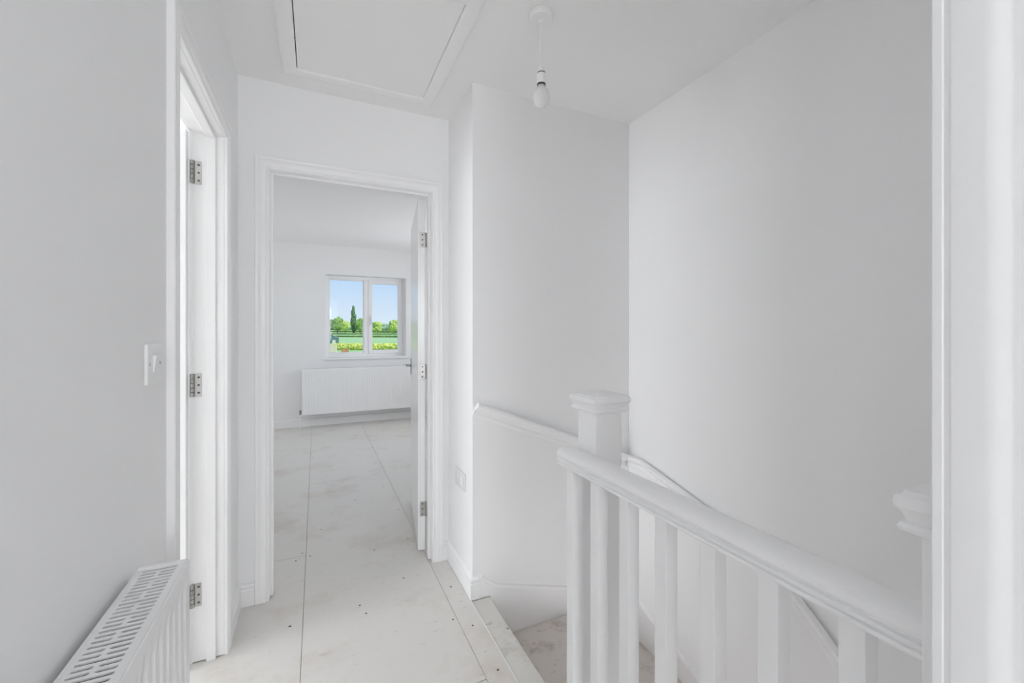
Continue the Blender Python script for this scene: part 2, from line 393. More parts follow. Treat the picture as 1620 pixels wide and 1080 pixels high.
# ------------------------------------------------------------------ skirting
SK = [(0, 0), (0.0, 0.0145), (0.070, 0.0145), (0.074, 0.0115), (0.080, 0.0115), (0.084, 0.014), (0.089, 0.0145), (0.094, 0.012), (0.098, 0.006), (0.100, 0.0)]
UP = (0, 0, 1)
def skirt(mb, A, B, D, md0=0, md1=0): return mb.sweep(SK, A, B, UP, D, 0, 0, md0, md1)
AOUT1 = 2.000 - 0.0                                     # outer edge of the left door's far architrave
s = MB(); skirt(s, (XL, AOUT1, 0), (XL, YF, 0), (1, 0, 0), 0, -1)
skirt(s, (XL, YF, 0), (D2A - 0.060, YF, 0), (0, -1, 0), 1, 0)
struct('baseboard_left', s, M_WOOD, 'short white skirting in the corner between the two doorways', 'skirting')
s = MB(); skirt(s, (D2B + 0.060, YF, 0), (XA, YF, 0), (0, -1, 0), 0, -1)
skirt(s, (XA, YF, 0), (XA, YA, 0), (-1, 0, 0), 1, 1)
skirt(s, (XA, YA, 0), (0.690, YA, 0), (0, -1, 0), -1, 0)
struct('baseboard_alcove', s, M_WOOD, 'white moulded skirting under the wall plate turning the stair corner', 'skirting')
s = MB(); skirt(s, (XL, YN, 0), (XL, 1.245, 0), (1, 0, 0))
struct('baseboard_landing_left', s, M_WOOD, 'white skirting behind the near radiator', 'skirting')
s = MB(); skirt(s, (BL, YB, 0), (BR, YB, 0), (0, -1, 0))
struct('baseboard_bedroom', s, M_WOOD, 'white skirting below the bedroom radiator', 'skirting')

# ------------------------------------------------------------------ doors
ARCH = [(0, 0), (0, 0.0095), (0.003, 0.0125), (0.008, 0.0125), (0.0095, 0.0105), (0.0115, 0.0105), (0.0135, 0.0145), (0.019, 0.0175),
        (0.040, 0.018), (0.043, 0.0165), (0.0455, 0.0165), (0.048, 0.018), (0.054, 0.018), (0.057, 0.0155), (0.057, 0)]
def hinge(parent, cx, cy, z0, z1, leafs, axis_r=0.0058):
    """butt hinge: knuckle in five barrels plus screwed leaves; leafs = [(p0, p1)] boxes"""
    h = MB()
    n = 5; dz = (z1 - z0) / n
    for i in range(n):
        h.lathe((cx, cy, z0 + i * dz), [(axis_r * 0.8, 0.0004), (axis_r, 0.0012), (axis_r, dz - 0.0012), (axis_r * 0.8, dz - 0.0004)], 12)
    for (x0, y0, x1, y1) in leafs: h.box(x0, y0, z0, x1, y1, z1, 0.0006, 1)
    o = h.build('hinge', M_STEEL, parent, smooth=40)
    return o
def screws(parent, pts, nrm):
    for p in pts:
        m = MB(); ax = 'x' if abs(nrm[0]) > 0.5 else 'y'; sgn = nrm[0] if ax == 'x' else nrm[1]
        m.lathe(p, [(0.0042, -0.0005 * sgn), (0.0042, 0.0006 * sgn), (0.0015, 0.0009 * sgn)], 10, ax)
        m.build('screw', M_BLACK, parent)
def arch_set(parent, plane, D, a, b, z, along, ARCH=ARCH):
    """two legs and a head; opening a..b along x or y, head underside at z; plane = wall face coordinate"""
    def P(t, zz): return (t, plane, zz) if along == 'x' else (plane, t, zz)
    def V(t): return (t, 0, 0) if along == 'x' else (0, t, 0)
    q = 0.002
    for base, sgn in ((a - q, -1), (b + q, 1)):
        MB().sweep(ARCH, P(base, 0.0), P(base, z + q), V(sgn), D, 0, 1).build('architrave', M_WOOD, parent, smooth=35)
    MB().sweep(ARCH, P(a - q, z + q), P(b + q, z + q), UP, D, -1, 1).build('architrave', M_WOOD, parent, smooth=35)

# door_1: left wall, leaf swung into the left room, hinged on the far jamb
d1 = thing('door_1', (XLB + 0.05, D1B, 0), 'bright white door standing open in the left doorway with three hinges', 'door', None, 'structure')
fr = MB().box(XLB, D1B, 0.004, XL, D1B + 0.03, D1Z + 0.03, 0.001, 1).box(XLB, D1A - 0.03, 0.004, XL, D1A, D1Z + 0.03, 0.001, 1).box(XLB, D1A, D1Z, XL, D1B, D1Z + 0.03, 0.001, 1)
fr.build('lining', M_WOOD, d1)
st = MB().box(-0.375, D1B - 0.012, 0.0, -0.345, D1B, D1Z, 0.0012, 1).box(-0.375, D1A, 0.0, -0.345, D1A + 0.012, D1Z, 0.0012, 1).box(-0.375, D1A + .012, D1Z - 0.012, -0.345, D1B - .012, D1Z, 0.0012, 1)
st.build('door_stop', M_WOOD, d1)
arch_set(d1, XL, (1, 0, 0), D1A, D1B, D1Z, 'y')
arch_set(d1, XLB, (-1, 0, 0), D1A, D1B, D1Z, 'y')
A1 = R(91.0)       # swing: 0 = shut (leaf along -y from the hinge), 90 = pointing to -x
hx, hy = XLB - 0.006, D1B - 0.003
def rot1(p):
    x, y = p.x, p.y     # leaf frame: x out of thickness, y along leaf
    ca, sa = math.cos(-A1), math.sin(-A1)
    return Vector((hx + x * ca - y * sa, hy + x * sa + y * ca, p.z))
leaf = MB().box(0.006, -0.618, 0.012, 0.041, -0.002, D1Z - 0.004, 0.0015, 2).xf(rot1).build('leaf', M_DOOR, d1)
for z0 in (0.212, 0.998, 1.794):
    h = hinge(d1, XLB + 0.001, D1B - 0.007, z0, z0 + 0.086, [(XLB - 0.001, D1B - 0.0022, XLB + 0.0285, D1B - 0.0002)], 0.0075)
    screws(h, [(XLB + 0.0205, D1B - 0.0024, z0 + k) for k in (0.014, 0.043, 0.072)], (0, -1, 0))
# lever on the far face of the leaf
hm = MB().box(0.041, -0.575, 0.95, 0.047, -0.535, 1.11, 0.002, 1).tube([(0.047, -0.555, 1.05), (0.085, -0.555, 1.05), (0.09, -0.548, 1.05), (0.09, -0.445, 1.05)], 0.008)
hm.xf(rot1).build('lever_handle', M_CHROME, leaf, smooth=40)

# door_2: bedroom door in the end wall, hinged on the right, swung wide into the bedroom
d2 = thing('door_2', (D2B, YFB, 0), 'white flush door opened into the bedroom, seen almost edge-on', 'door', None, 'structure')
fr = MB().box(D2B, YF, 0.006, D2B + 0.03, YFB, D2Z + 0.03, 0.001, 1).box(D2A - 0.03, YF, 0.006, D2A, YFB, D2Z + 0.03, 0.001, 1).box(D2A, YF, D2Z, D2B, YFB, D2Z + 0.03, 0.001, 1)
fr.build('lining', M_WOOD, d2)
st = MB().box(D2B - 0.012, 2.262, 0.004, D2B, 2.292, D2Z, 0.0012, 1).box(D2A, 2.262, 0.004, D2A + 0.012, 2.292, D2Z, 0.0012, 1).box(D2A + .012, 2.262, D2Z - 0.012, D2B - .012, 2.292, D2Z, 0.0012, 1)
st.build('door_stop', M_WOOD, d2)
arch_set(d2, YF, (0, -1, 0), D2A, D2B, D2Z, 'x')
arch_set(d2, YFB, (0, 1, 0), D2A, D2B, D2Z, 'x')
A2 = R(98.5)
kx, ky = D2B - 0.002, YFB + 0.006
def rot2(p):
    # shut: leaf runs to -x from the hinge, its faces at y -0.006 (bedroom side) and -0.046; swings towards +y
    ca, sa = math.cos(-A2), math.sin(-A2)
    return Vector((kx + p.x * ca - p.y * sa, ky + p.x * sa + p.y * ca, p.z))
leaf2 = MB().box(-0.756, -0.046, 0.018, -0.003, -0.006, D2Z - 0.004, 0.0015, 2).xf(rot2).build('leaf', M_DOOR, d2)
for z0 in (0.206, 0.975, 1.716):
    h = MB(); n = 5; dz = 0.083 / n
    for i in range(n): h.lathe((kx, ky, z0 + i * dz), [(0.0045, .0004), (0.0058, 0.0012), (0.0058, dz - 0.0012), (0.0045, dz - .0004)], 12)
    lf = MB().box(-0.003, -0.034, z0, -0.0012, 0.0, z0 + 0.083, 0.0004, 1).xf(rot2); h.add(lf.v, lf.f)
    h = h.build('hinge', M_STEEL, d2, smooth=40)
    for k in (0.013, 0.0415, 0.070):
        c = rot2(Vector((-0.0011, -0.021, z0 + k)))
        MB().lathe(c, [(0.0046, 0.0006), (0.0046, -0.0007), (0.0016, -0.0009)], 10, 'y').build('screw', M_BLACK, h)
hb = MB().box(-0.722, -0.051, 0.935, -0.684, -0.046, 1.048, 0.002, 1).tube([(-0.703, -0.050, 1.000), (-0.703, -0.088, 1.000), (-0.698, -0.094, 1.000), (-0.600, -0.094, 1.000)], 0.0085)
hb.xf(rot2).build('lever_handle', M_CHROME, leaf2, smooth=40)
hb = MB().box(-0.722, -0.006, 0.935, -0.684, -0.001, 1.048, 0.002, 1).tube([(-0.703, -0.002, 1.000), (-0.703, 0.036, 1.000), (-0.698, 0.042, 1.000), (-0.600, 0.042, 1.000)], 0.0085)
hb.xf(rot2).build('lever_handle', M_CHROME, leaf2, smooth=40)

# door_3: near right door, only its far architrave and jamb show
d3 = thing('door_3', (XP, D3B, 0), 'white door frame cut by the right edge of the picture', 'door', None, 'structure')
fr = MB().box(XP, D3B, 0.004, 0.69, D3B + 0.03, D1Z + 0.03, 0.001, 1).box(XP, D3A - 0.03, 0.004, 0.69, D3A, D1Z + 0.03, 0.001, 1).box(XP, D3A, D1Z, 0.69, D3B, D1Z + 0.03, 0.001, 1)
fr.build('lining', M_WOOD, d3)
MB().box(0.62, D3A + 0.003, 0.01, 0.66, D3B - 0.003, D1Z - 0.003, 0.0015, 2).build('leaf', M_DOOR, d3)
st = MB().box(0.595, D3B - 0.012, 0.004, 0.619, D3B, D1Z, 0.0012, 1).box(0.595, D3A, 0.004, 0.619, D3A + 0.012, D1Z, 0.0012, 1)
st.build('door_stop', M_WOOD, d3)
ARCHW = [(0, 0), (0, 0.011), (0.0015, 0.0122), (0.0215, 0.0124), (0.024, 0.0130), (0.029, 0.0152), (0.034, 0.0172), (0.0385, 0.018), (0.0605, 0.018), (0.0622, 0.0165), (0.0660, 0.0162), (0.0672, 0.0178), (0.0740, 0.018), (0.0755, 0.0160), (0.0755, 0)]
arch_set(d3, XP, (-1, 0, 0), D3A, D3B, D1Z, 'y', ARCHW)

# ------------------------------------------------------------------ windows
def casement(name, x0, x1, z0, z1, fn, label, mull, nrm_loc):
    """frame in local plane: x across, y depth (0 outside .. -0.07 inside), z up; fn maps to world"""
    t = thing(name, nrm_loc, label, 'window', None, 'structure')
    fw = 0.042
    f = MB().box(x0, -0.07, z0, x0 + fw, 0, z1, 0.004, 2).box(x1 - fw, -0.07, z0, x1, 0, z1, 0.004, 2)
    f.box(x0 + fw, -0.07, z1 - fw, x1 - fw, 0, z1, 0.004, 2).box(x0 + fw, -0.07, z0, x1 - fw, 0, z0 + fw + 0.008, 0.004, 2)
    f.box(mull - 0.033, -0.07, z0 + fw, mull + 0.033, 0, z1 - fw, 0.004, 2)
    f.xf(fn).build('window_frame', M_PVC, t)
    bd = MB(); gx0, gx1, gz0, gz1 = x0 + fw, mull - 0.033, z0 + fw + 0.008, z1 - fw
    for a in ((gx0, gz0, gx0 + .014, gz1), (gx1 - .014, gz0, gx1, gz1), (gx0 + .014, gz1 - .014, gx1 - .014, gz1), (gx0 + .014, gz0, gx1 - .014, gz0 + .014)):
        bd.box(a[0], -0.056, a[1], a[2], -0.02, a[3], 0.003, 1)
    bd.xf(fn).build('glazing_bead', M_PVC, t)
    MB().box(gx0 + .008, -0.036, gz0 + .008, gx1 - .008, -0.030, gz1 - .008).xf(fn).build('window_pane', M_GLASS, t)
    # opening sash
    sx0, sx1, sz0, sz1 = mull + 0.028, x1 - fw + 0.008, z0 + fw, z1 - fw + 0.008
    sw = 0.052
    s = MB().box(sx0, -0.088, sz0, sx0 + sw, -0.012, sz1, 0.005, 2).box(sx1 - sw, -0.088, sz0, sx1, -0.012, sz1, 0.005, 2)
    s.box(sx0 + sw, -0.088, sz1 - sw, sx1 - sw, -0.012, sz1, 0.005, 2).box(sx0 + sw, -0.088, sz0, sx1 - sw, -0.012, sz0 + sw, 0.005, 2)
    so = s.xf(fn).build('opening_sash', M_PVC, t)
    MB().box(sx0 + sw - .006, -0.046, sz0 + sw - .006, sx1 - sw + .006, -0.040, sz1 - sw + .006).xf(fn).build('window_pane', M_GLASS, so)
    zc = (sz0 + sz1) / 2 - 0.04
    hd = MB().box(sx0 + 0.012, -0.096, zc - 0.02, sx0 + 0.036, -0.088, zc + 0.06, 0.003, 2).box(sx0 + 0.014, -0.118, zc - 0.075, sx0 + 0.034, -0.096, zc + 0.03, 0.006, 2)
    hd.xf(fn).build('window_handle', M_PLATE, so)
    return t
YW = YB + 0.165
win = casement('window_1', WX0, WX1, WZ0, WZ1, lambda p: Vector((p.x, YW + p.y + 0.07, p.z)), 'white framed two-pane window looking out over green fields', 0.652, (WX0, YW, WZ0))
MB().box(WX0 - 0.03, YB - 0.028, WZ0 - 0.024, WX1 + 0.035, YB, WZ0 + 0.002, 0.005, 2).box(WX0, YB, WZ0 - 0.0, WX1, YW, WZ0 + 0.002).build('window_sill', M_WOOD, win)
casement('window_2', -1.5, 0.2, 0.8, 2.1, lambda p: Vector((-3.5 - p.y - 0.07, p.x, p.z)), 'white framed window of the room behind the left door', -0.65, (-3.5, -1.5, 0.8))
casement('added_window_5', 0.75, 1.95, 0.8, 2.1, lambda p: Vector((-3.5 - p.y - 0.07, p.x, p.z)), 'unseen white framed window added to light the room behind the left door', 1.35, (-3.5, 0.75, 0.8))  # added opening for the extra left room lamp
casement('added_window_3', 3.95, 5.55, 0.85, 2.05, lambda p: Vector((BR + 0.1 + p.y + 0.07, p.x, p.z)), 'unseen white framed window added in the right wall of the bedroom', 4.75, (BR + 0.1, 3.95, 0.85))  # added out of view to frame the right bedroom lamp
casement('added_window_6', 4.35, 5.55, 0.85, 2.05, lambda p: Vector((BL - 0.1 - p.y - 0.07, p.x, p.z)), 'unseen white framed window added in the left wall of the bedroom', 4.95, (BL - 0.1, 4.35, 0.85))  # added out of view to frame the left bedroom lamp
casement('added_window_4', -0.28, 0.52, 0.92, 2.08, lambda p: Vector((p.x, YN - 0.09 - p.y - 0.07, p.z)), 'white framed landing window added behind the viewpoint', 0.12, (-0.28, YN - 0.1, 0.92))  # added out of view to frame the rear lamp

# ------------------------------------------------------------------ loft hatch
ht = thing('loft_hatch', ((HX0 + HX1) / 2, (HY0 + HY1) / 2, ZC), 'white framed loft hatch panel set in the ceiling', 'hatch')
HP = [(0, 0), (0, 0.012), (0.004, 0.016), (0.010, 0.0175), (FW - 0.008, 0.0175), (FW - 0.003, 0.0155), (FW, 0.011), (FW, 0)]
DN = (0, 0, -1)
for A, B, W in (((HX0, HY0, ZC), (HX1, HY0, ZC), (0, 1, 0)), ((HX1, HY0, ZC), (HX1, HY1, ZC), (-1, 0, 0)),
                ((HX1, HY1, ZC), (HX0, HY1, ZC), (0, -1, 0)), ((HX0, HY1, ZC), (HX0, HY0, ZC), (1, 0, 0))):
    MB().sweep(HP, A, B, W, DN, 1, -1).build('hatch_frame', M_WOOD, ht, smooth=35)
MB().box(HX0 + FW + 0.0035, HY0 + FW + 0.001, ZC - 0.011, HX1 - FW - 0.0022, HY1 - FW - 0.0005, ZC + 0.03, 0.0012, 1).build('hatch_panel', M_CEIL, ht)
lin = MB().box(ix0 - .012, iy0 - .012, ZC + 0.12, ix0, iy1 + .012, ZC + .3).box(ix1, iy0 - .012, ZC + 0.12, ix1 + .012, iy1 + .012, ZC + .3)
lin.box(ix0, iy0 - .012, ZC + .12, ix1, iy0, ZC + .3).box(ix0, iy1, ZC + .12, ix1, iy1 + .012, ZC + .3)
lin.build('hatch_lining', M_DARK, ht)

# ------------------------------------------------------------------ pendant lamp
PX, PY = 0.741, 1.343
pl = thing('pendant_lamp', (PX, PY, ZC), 'bare bulb hanging on a short white flex from a round ceiling rose', 'lamp')
MB().lathe((PX, PY, ZC), [(0.041, 0), (0.0430, -0.003), (0.0440, -0.021), (0.0415, -0.0265), (0.033, -0.0282), (0.010, -0.0290), (0.008, -0.034), (0.004, -0.035)], 40).build('ceiling_rose', M_PLAST, pl, smooth=35)
MB().lathe((PX + 0.026, PY - 0.0285, ZC - 0.012), [(0.0025, -.001), (0.0025, 0.001)], 8, 'y').build('rose_screw', M_GREYP, pl)
MB().tube([(PX, PY, ZC - 0.034), (PX + 0.001, PY, ZC - 0.10), (PX + 0.0025, PY, ZC - 0.165), (PX + 0.003, PY, ZC - 0.192)], 0.0024, 8).build('flex', M_PLAST, pl, smooth=60)
bx, by, BZ = PX + 0.003, PY, ZC - 0.016
lh = MB().lathe((bx, by, BZ), [(0.004, -0.172), (0.0065, -0.176), (0.0105, -0.186), (0.0155, -0.197), (0.0165, -0.2005)], 28).build('lamp_holder', M_PLAST, pl, smooth=40)
MB().lathe((bx, by, BZ), [(0.0150, -0.2005), (0.0150, -0.2050)], 28).build('holder_gap', M_DARK, lh)
MB().lathe((bx, by, BZ), [(0.0165, -0.2050), (0.0172, -0.2065), (0.0172, -0.238), (0.0165, -0.2405)], 28).build('holder_skirt', M_PLAST, lh, smooth=40)
MB().lathe((bx, by, BZ), [(0.0155, -0.2405), (0.0155, -0.2460)], 28).build('holder_gap', M_DARK, lh)
MB().lathe((bx, by, BZ), [(0.0135, -0.2460), (0.0140, -0.252), (0.0180, -0.258), (0.0245, -0.266), (0.0292, -0.2765), (0.0310, -0.288), (0.0300, -0.3000), (0.0262, -0.3110), (0.0190, -0.3200), (0.0095, -0.3252), (0.001, -0.3263)], 36).build('bulb', M_BULB, pl, smooth=60)

# ------------------------------------------------------------------ radiators
def radiator(name, L, HT, DP, fn, loc, label, mid, pitch_flute=0.0333, fd=0.0042):
    """local frame: x 0..L along the wall, y 0 (wall side) .. DP (front), z 0..HT"""
    t = thing(name, loc, label, 'radiator', None)
    # fluted front and back panels
    def panel(yf, sgn, nm):
        rows = [(0.0, 0), (0.012, 0.0), (0.030, 0.0), (0.045, 0.75), (0.055, 1.0), (HT - 0.055, 1.0), (HT - 0.045, 0.75), (HT - 0.030, 0.0), (HT - 0.005, 0.0), (HT - 0.002, -0.12), (HT - 0.0006, -0.42), (HT - 0.0012, -0.8)]
        m0 = 0.020; n = int((L - 2 * m0) / pitch_flute); pt = (L - 2 * m0) / n
        xs = [(0.0, 0.0)]
        for k in range(n):
            b = m0 + k * pt
            xs += [(b + pt * 0.22, 0.0), (b + pt * 0.34, 1.0), (b + pt * 0.66, 1.0), (b + pt * 0.78, 0.0)]
        xs.append((L, 0.0))
        vs = []; fs = []; nx = len(xs)
        for z, fz in rows:
            for x, fx in xs:
                dep = -fd * fx * fz if fz > 0 else 0.004 * fz
                vs.append((x, yf + sgn * dep, z))
        for r in range(len(rows) - 1):
            for i in range(nx - 1): fs.append((r * nx + i, r * nx + i + 1, (r + 1) * nx + i + 1, (r + 1) * nx + i))
        m = MB().add(vs, fs)
        # returned back skin so that the panel has body
        m.box(0.002, yf - sgn * 0.012, 0.002, L - 0.002, yf - sgn * 0.0075, HT - 0.006)
        m.box(0.0, yf - sgn * 0.012, 0, 0.002, yf - sgn * 0.0002, HT - 0.005).box(L - 0.002, yf - sgn * 0.012, 0, L, yf - sgn * 0.0002, HT - 0.005)
        return m.xf(fn).build(nm, M_RAD, t, smooth=25)
    panel(DP, 1, 'front_panel'); panel(0.0, -1, 'back_panel')
    # top grille with slots cut through
    gy0, gy1 = -0.001, DP - 0.0032
    gx0, gx1 = 0.010, L - 0.010
    bm = bmesh.new(); edges = []
    def loop(pts):
        vs = [bm.verts.new((x, y, HT - 0.0015)) for x, y in pts]
        for i in range(len(vs)): edges.append(bm.edges.new((vs[i], vs[(i + 1) % len(vs)])))
    loop([(gx0, gy0), (gx1, gy0), (gx1, gy1), (gx0, gy1)])
    def slot(x, ya, yb, r=0.0031):
        pts = [(x + r * math.cos(a), ya + r + r * math.sin(a)) for a in [math.pi + math.pi * i / 4 for i in range(5)]]
        pts += [(x + r * math.cos(a), yb - r + r * math.sin(a)) for a in [math.pi * i / 4 for i in range(5)]]
        loop(pts)
    p = 0.0117; n = int((gx1 - gx0 - 0.008) / p)
    off = gx1 - 0.0085
    for k in range(n):
        x = off - k * p
        ya, yb = gy0 + 0.0105, gy1 - 0.0110
        if k % 3 == 0: slot(x, ya, yb)
        else:
            c = (ya + yb) / 2; slot(x, ya, c - 0.0024); slot(x, c + 0.0024, yb)
    bmesh.ops.triangle_fill(bm, use_beauty=True, use_dissolve=False, edges=edges)
    # keep the plate only: drop faces that fill the slots
    kill = []
    for f in bm.faces:
        c = f.calc_center_median()
        k = round((off - c.x) / p); xk = off - k * p
        if 0 <= k < n and abs(c.x - xk) < 0.0030:
            ya, yb = gy0 + 0.0105, gy1 - 0.0110; cc = (ya + yb) / 2
            ins = ya < c.y < yb if k % 3 == 0 else (ya < c.y < cc - 0.0024 or cc + 0.0024 < c.y < yb)
            if ins and all(abs(v.co.x - xk) < 0.0032 for v in f.verts): kill.append(f)
    bmesh.ops.delete(bm, geom=kill, context='FACES')
    ret = bmesh.ops.extrude_face_region(bm, geom=bm.faces[:])
    bmesh.ops.translate(bm, verts=[v for v in ret['geom'] if isinstance(v, bmesh.types.BMVert)], vec=(0, 0, -0.0030))
    bm.verts.index_update()
    MB().add([tuple(v.co) for v in bm.verts], [tuple(v.index for v in f.verts) for f in bm.faces]).xf(fn).build('top_grille', M_RAD, t); bm.free()
    # side panels: folded lips over the ends
    for x0, x1 in ((-0.001, 0.0095), (L - 0.0095, L + 0.001)):
        MB().box(x0, -0.0015, HT - 0.006, x1, DP - 0.003, HT + 0.0005, 0.0012, 1).box(x0 if x0 < 0.1 else x1 - 0.0014, 0.013, 0.01, x0 + 0.0014 if x0 < 0.1 else x1, DP - 0.013, HT - 0.006).xf(fn).build('side_panel', M_RAD, t)
    # convector fins behind the slots, dark and dense so the slots look shaded
    cv = MB(); k = 0; x = 0.04
    while x < L - 0.04:
        cv.box(x, 0.0135, 0.04, x + 0.001, DP - 0.0135, HT - 0.018); x += 0.0117
    cv.box(0.03, DP * 0.46, 0.04, L - 0.03, DP * 0.48, HT - 0.03)
    cv.xf(fn).build('convector', M_FIN, t)
    for bxp in (0.14, L - 0.14):
        MB().box(bxp - 0.012, mid, 0.08, bxp + 0.012, 0.001, HT - 0.085, 0.001, 1).xf(fn).build('wall_bracket', M_RAD, t)
    return t
RZ = 0.190
radiator('radiator', 0.82, 0.600, 0.078, lambda p: Vector((-0.306 + p.y, 0.208 + p.x, RZ + p.z)), (-0.306, 0.208, RZ),
         'white radiator with a slotted top grille below the light switch', -0.0138)
# pipes of the near radiator
r2 = radiator('radiator', 1.6, 0.590, 0.100, lambda p: Vector((1.436 - p.x, YB - 0.04 - p.y, 0.172 + p.z)), (1.436, YB - 0.04, 0.172),
              'long white fluted radiator under the bedroom window', -0.0395, 0.0333, 0.0026)
vx, vy, vz = -0.185, YB - 0.09, 0.20
v = MB().lathe((vx, vy, vz - 0.028), [(0.009, 0), (0.011, 0.004), (0.011, 0.022), (0.015, 0.024), (0.015, 0.032), (0.011, 0.034), (0.011, 0.058), (0.006, 0.062)], 14)
v.lathe((vx, vy, vz), [(0.008, 0), (0.012, 0.003), (0.012, 0.012), (0.009, 0.014), (0.009, 0.021)], 12, 'x')
v.build('radiator_valve', M_CHROME, r2, smooth=40)
MB().tube([(vx, vy, vz - 0.028), (vx, vy, 0.0)], 0.0075, 10).build('pipe', M_PVC, r2, smooth=60)

# ------------------------------------------------------------------ switches
sw = thing('light_switch', (XL, 1.139, 1.17), 'white single rocker light switch above the near radiator', 'switch')
SY0, SY1, SZ0, SZ1 = 1.095, 1.182, 1.130, 1.215
MB().box(XL, SY0, SZ0, XL + 0.0075, SY1, SZ1, 0.0028, 3).build('switch_plate', M_PLAST, sw, smooth=35)
ry = (SY0 + SY1) / 2; rz = (SZ0 + SZ1) / 2
MB().add([(XL + .007, ry - .0125, rz - .0175), (XL + .007, ry + .0125, rz - .0175), (XL + .007, ry + .0125, rz + .0175), (XL + .007, ry - .0125, rz + .0175),
          (XL + .0090, ry - .012, rz - .017), (XL + .0090, ry + .012, rz - .017), (XL + .0135, ry + .012, rz + .017), (XL + .0135, ry - .012, rz + .017)],
         [(0, 1, 2, 3), (4, 5, 6, 7), (0, 1, 5, 4), (1, 2, 6, 5), (2, 3, 7, 6), (3, 0, 4, 7)]).build('rocker', M_PLAST, sw)
for yy in (SY0 + 0.0125, SY1 - 0.0125):
    MB().lathe((XL + 0.0076, yy, rz), [(0.0034, -.001), (0.0034, 0.0003), (0.001, 0.0004)], 10, 'x').build('screw', M_GREYP, sw)
so = thing('wall_plate', (XA, 2.018, 0.504), 'wide flat white outlet plate low on the narrow wall by the stairs', 'outlet')
PY0, PY1, PZ0, PZ1 = 1.945, 2.091, 0.460, 0.548
MB().box(XA - 0.009, PY0, PZ0, XA, PY1, PZ1, 0.0026, 3).build('outlet_plate', M_PLATE, so, smooth=35)
pc = (PY0 + PY1) / 2; qc = (PZ0 + PZ1) / 2
MB().box(XA - 0.0125, pc + .012, qc - .002, XA - .008, pc + .036, qc + .026, 0.0015, 1).build('rocker', M_PLAST, so)
MB().box(XA - 0.0102, pc - .050, qc - .024, XA - .008, pc - .010, qc + .022, 0.001, 1).build('fuse_cover', M_PLAST, so)
for yy in (PY0 + 0.013, PY1 - 0.013):
    MB().lathe((XA - 0.0091, yy, qc), [(0.0034, .001), (0.0034, -0.0003), (0.001, -0.0004)], 10, 'x').build('screw', M_GREYP, so)

# ------------------------------------------------------------------ landing edge and stairs
tn = struct('trim_1', MB().box(0.650, 0.20, -0.030, 0.738, YA - 0.0148, -0.0015, 0.005, 3), M_NOSE, 'dusty pale nosing board along the landing edge at the stairs', 'nosing')
struct('trim_2', MB().box(0.6452, 0.20, -0.02, 0.6498, YA - 0.0148, 0.0012), M_PLAST, 'thin white filler strip between the floor and the nosing board', 'trim')
RISE, GO = 0.208, 0.225
NXc, NYc = 0.732, 0.980                 # far newel centre
stair = thing('staircase', (1.16, 1.2, -0.9), 'bare grey-brown winding stairs dropping away behind the balusters', 'stairs')
def poly_board(pts, z1, th, bev=0.004):
    m = MB(); n = len(pts)
    vs = [(x, y, z1 - th) for x, y in pts] + [(x, y, z1) for x, y in pts]
    fs = [(i, (i + 1) % n, n + (i + 1) % n, n + i) for i in range(n)] + [tuple(range(n - 1, -1, -1)), tuple(range(n, 2 * n))]
    return m.add(vs, fs)
g = 0.002
xt0, xt1, yt1 = 0.705, XR - 0.016, YA - 0.016
w1x = NXc + (yt1 - NYc) * math.tan(R(30)); w2y = NYc + (xt1 - NXc) * math.tan(R(30))
nx0, nx1, ny0, ny1 = NXc - 0.044, NXc + 0.044, NYc - 0.044, NYc + 0.044
poly_board([(xt0, ny1 + g), (NXc + 0.02, ny1 + g), (w1x, yt1), (xt0, yt1)], -RISE, 0.025).build('tread', M_TREAD, stair)
poly_board([(NXc + 0.005, ny1 + g), (nx1 + g, ny1 + g), (nx1 + g, NYc + 0.01), (xt1, w2y), (xt1, yt1), (w1x - 0.03, yt1)], -2 * RISE, 0.025).build('tread', M_TREAD, stair)
poly_board([(nx1 + g, NYc + 0.01), (nx1 + g, NYc - 0.03), (xt1, NYc - 0.03), (xt1, w2y + 0.03)], -3 * RISE, 0.025).build('tread', M_TREAD, stair)
def riser(p0, p1, ztop, th=0.010):
    p0 = Vector((*p0, 0)); p1 = Vector((*p1, 0)); d = (p1 - p0).normalized(); nn = Vector((-d.y, d.x, 0)) * th
    c = [p0, p1, p1 + nn, p0 + nn]
    poly_board([(q.x, q.y) for q in c], ztop, RISE - 0.002).build('riser', M_TREAD, stair)
riser((xt0, ny1 + g), (xt0, yt1), -0.031)
riser((NXc + 0.006, ny1 + 0.006), (w1x - 0.016, yt1), -RISE - 0.026)
riser((nx1 + g, NYc + 0.010), (xt1, w2y - 0.005), -2 * RISE - 0.026)
for k in range(9):
    y1 = NYc - 0.03 - k * GO; z = -(4 + k) * RISE
    MB().box(0.702, y1 - GO, z - 0.025, xt1, y1 + 0.02, z, 0.004, 2).build('tread', M_TREAD, stair)
    MB().box(0.702, y1 + 0.0, z + 0.0, xt1, y1 + 0.010, z + RISE - 0.026).build('riser', M_TREAD, stair)
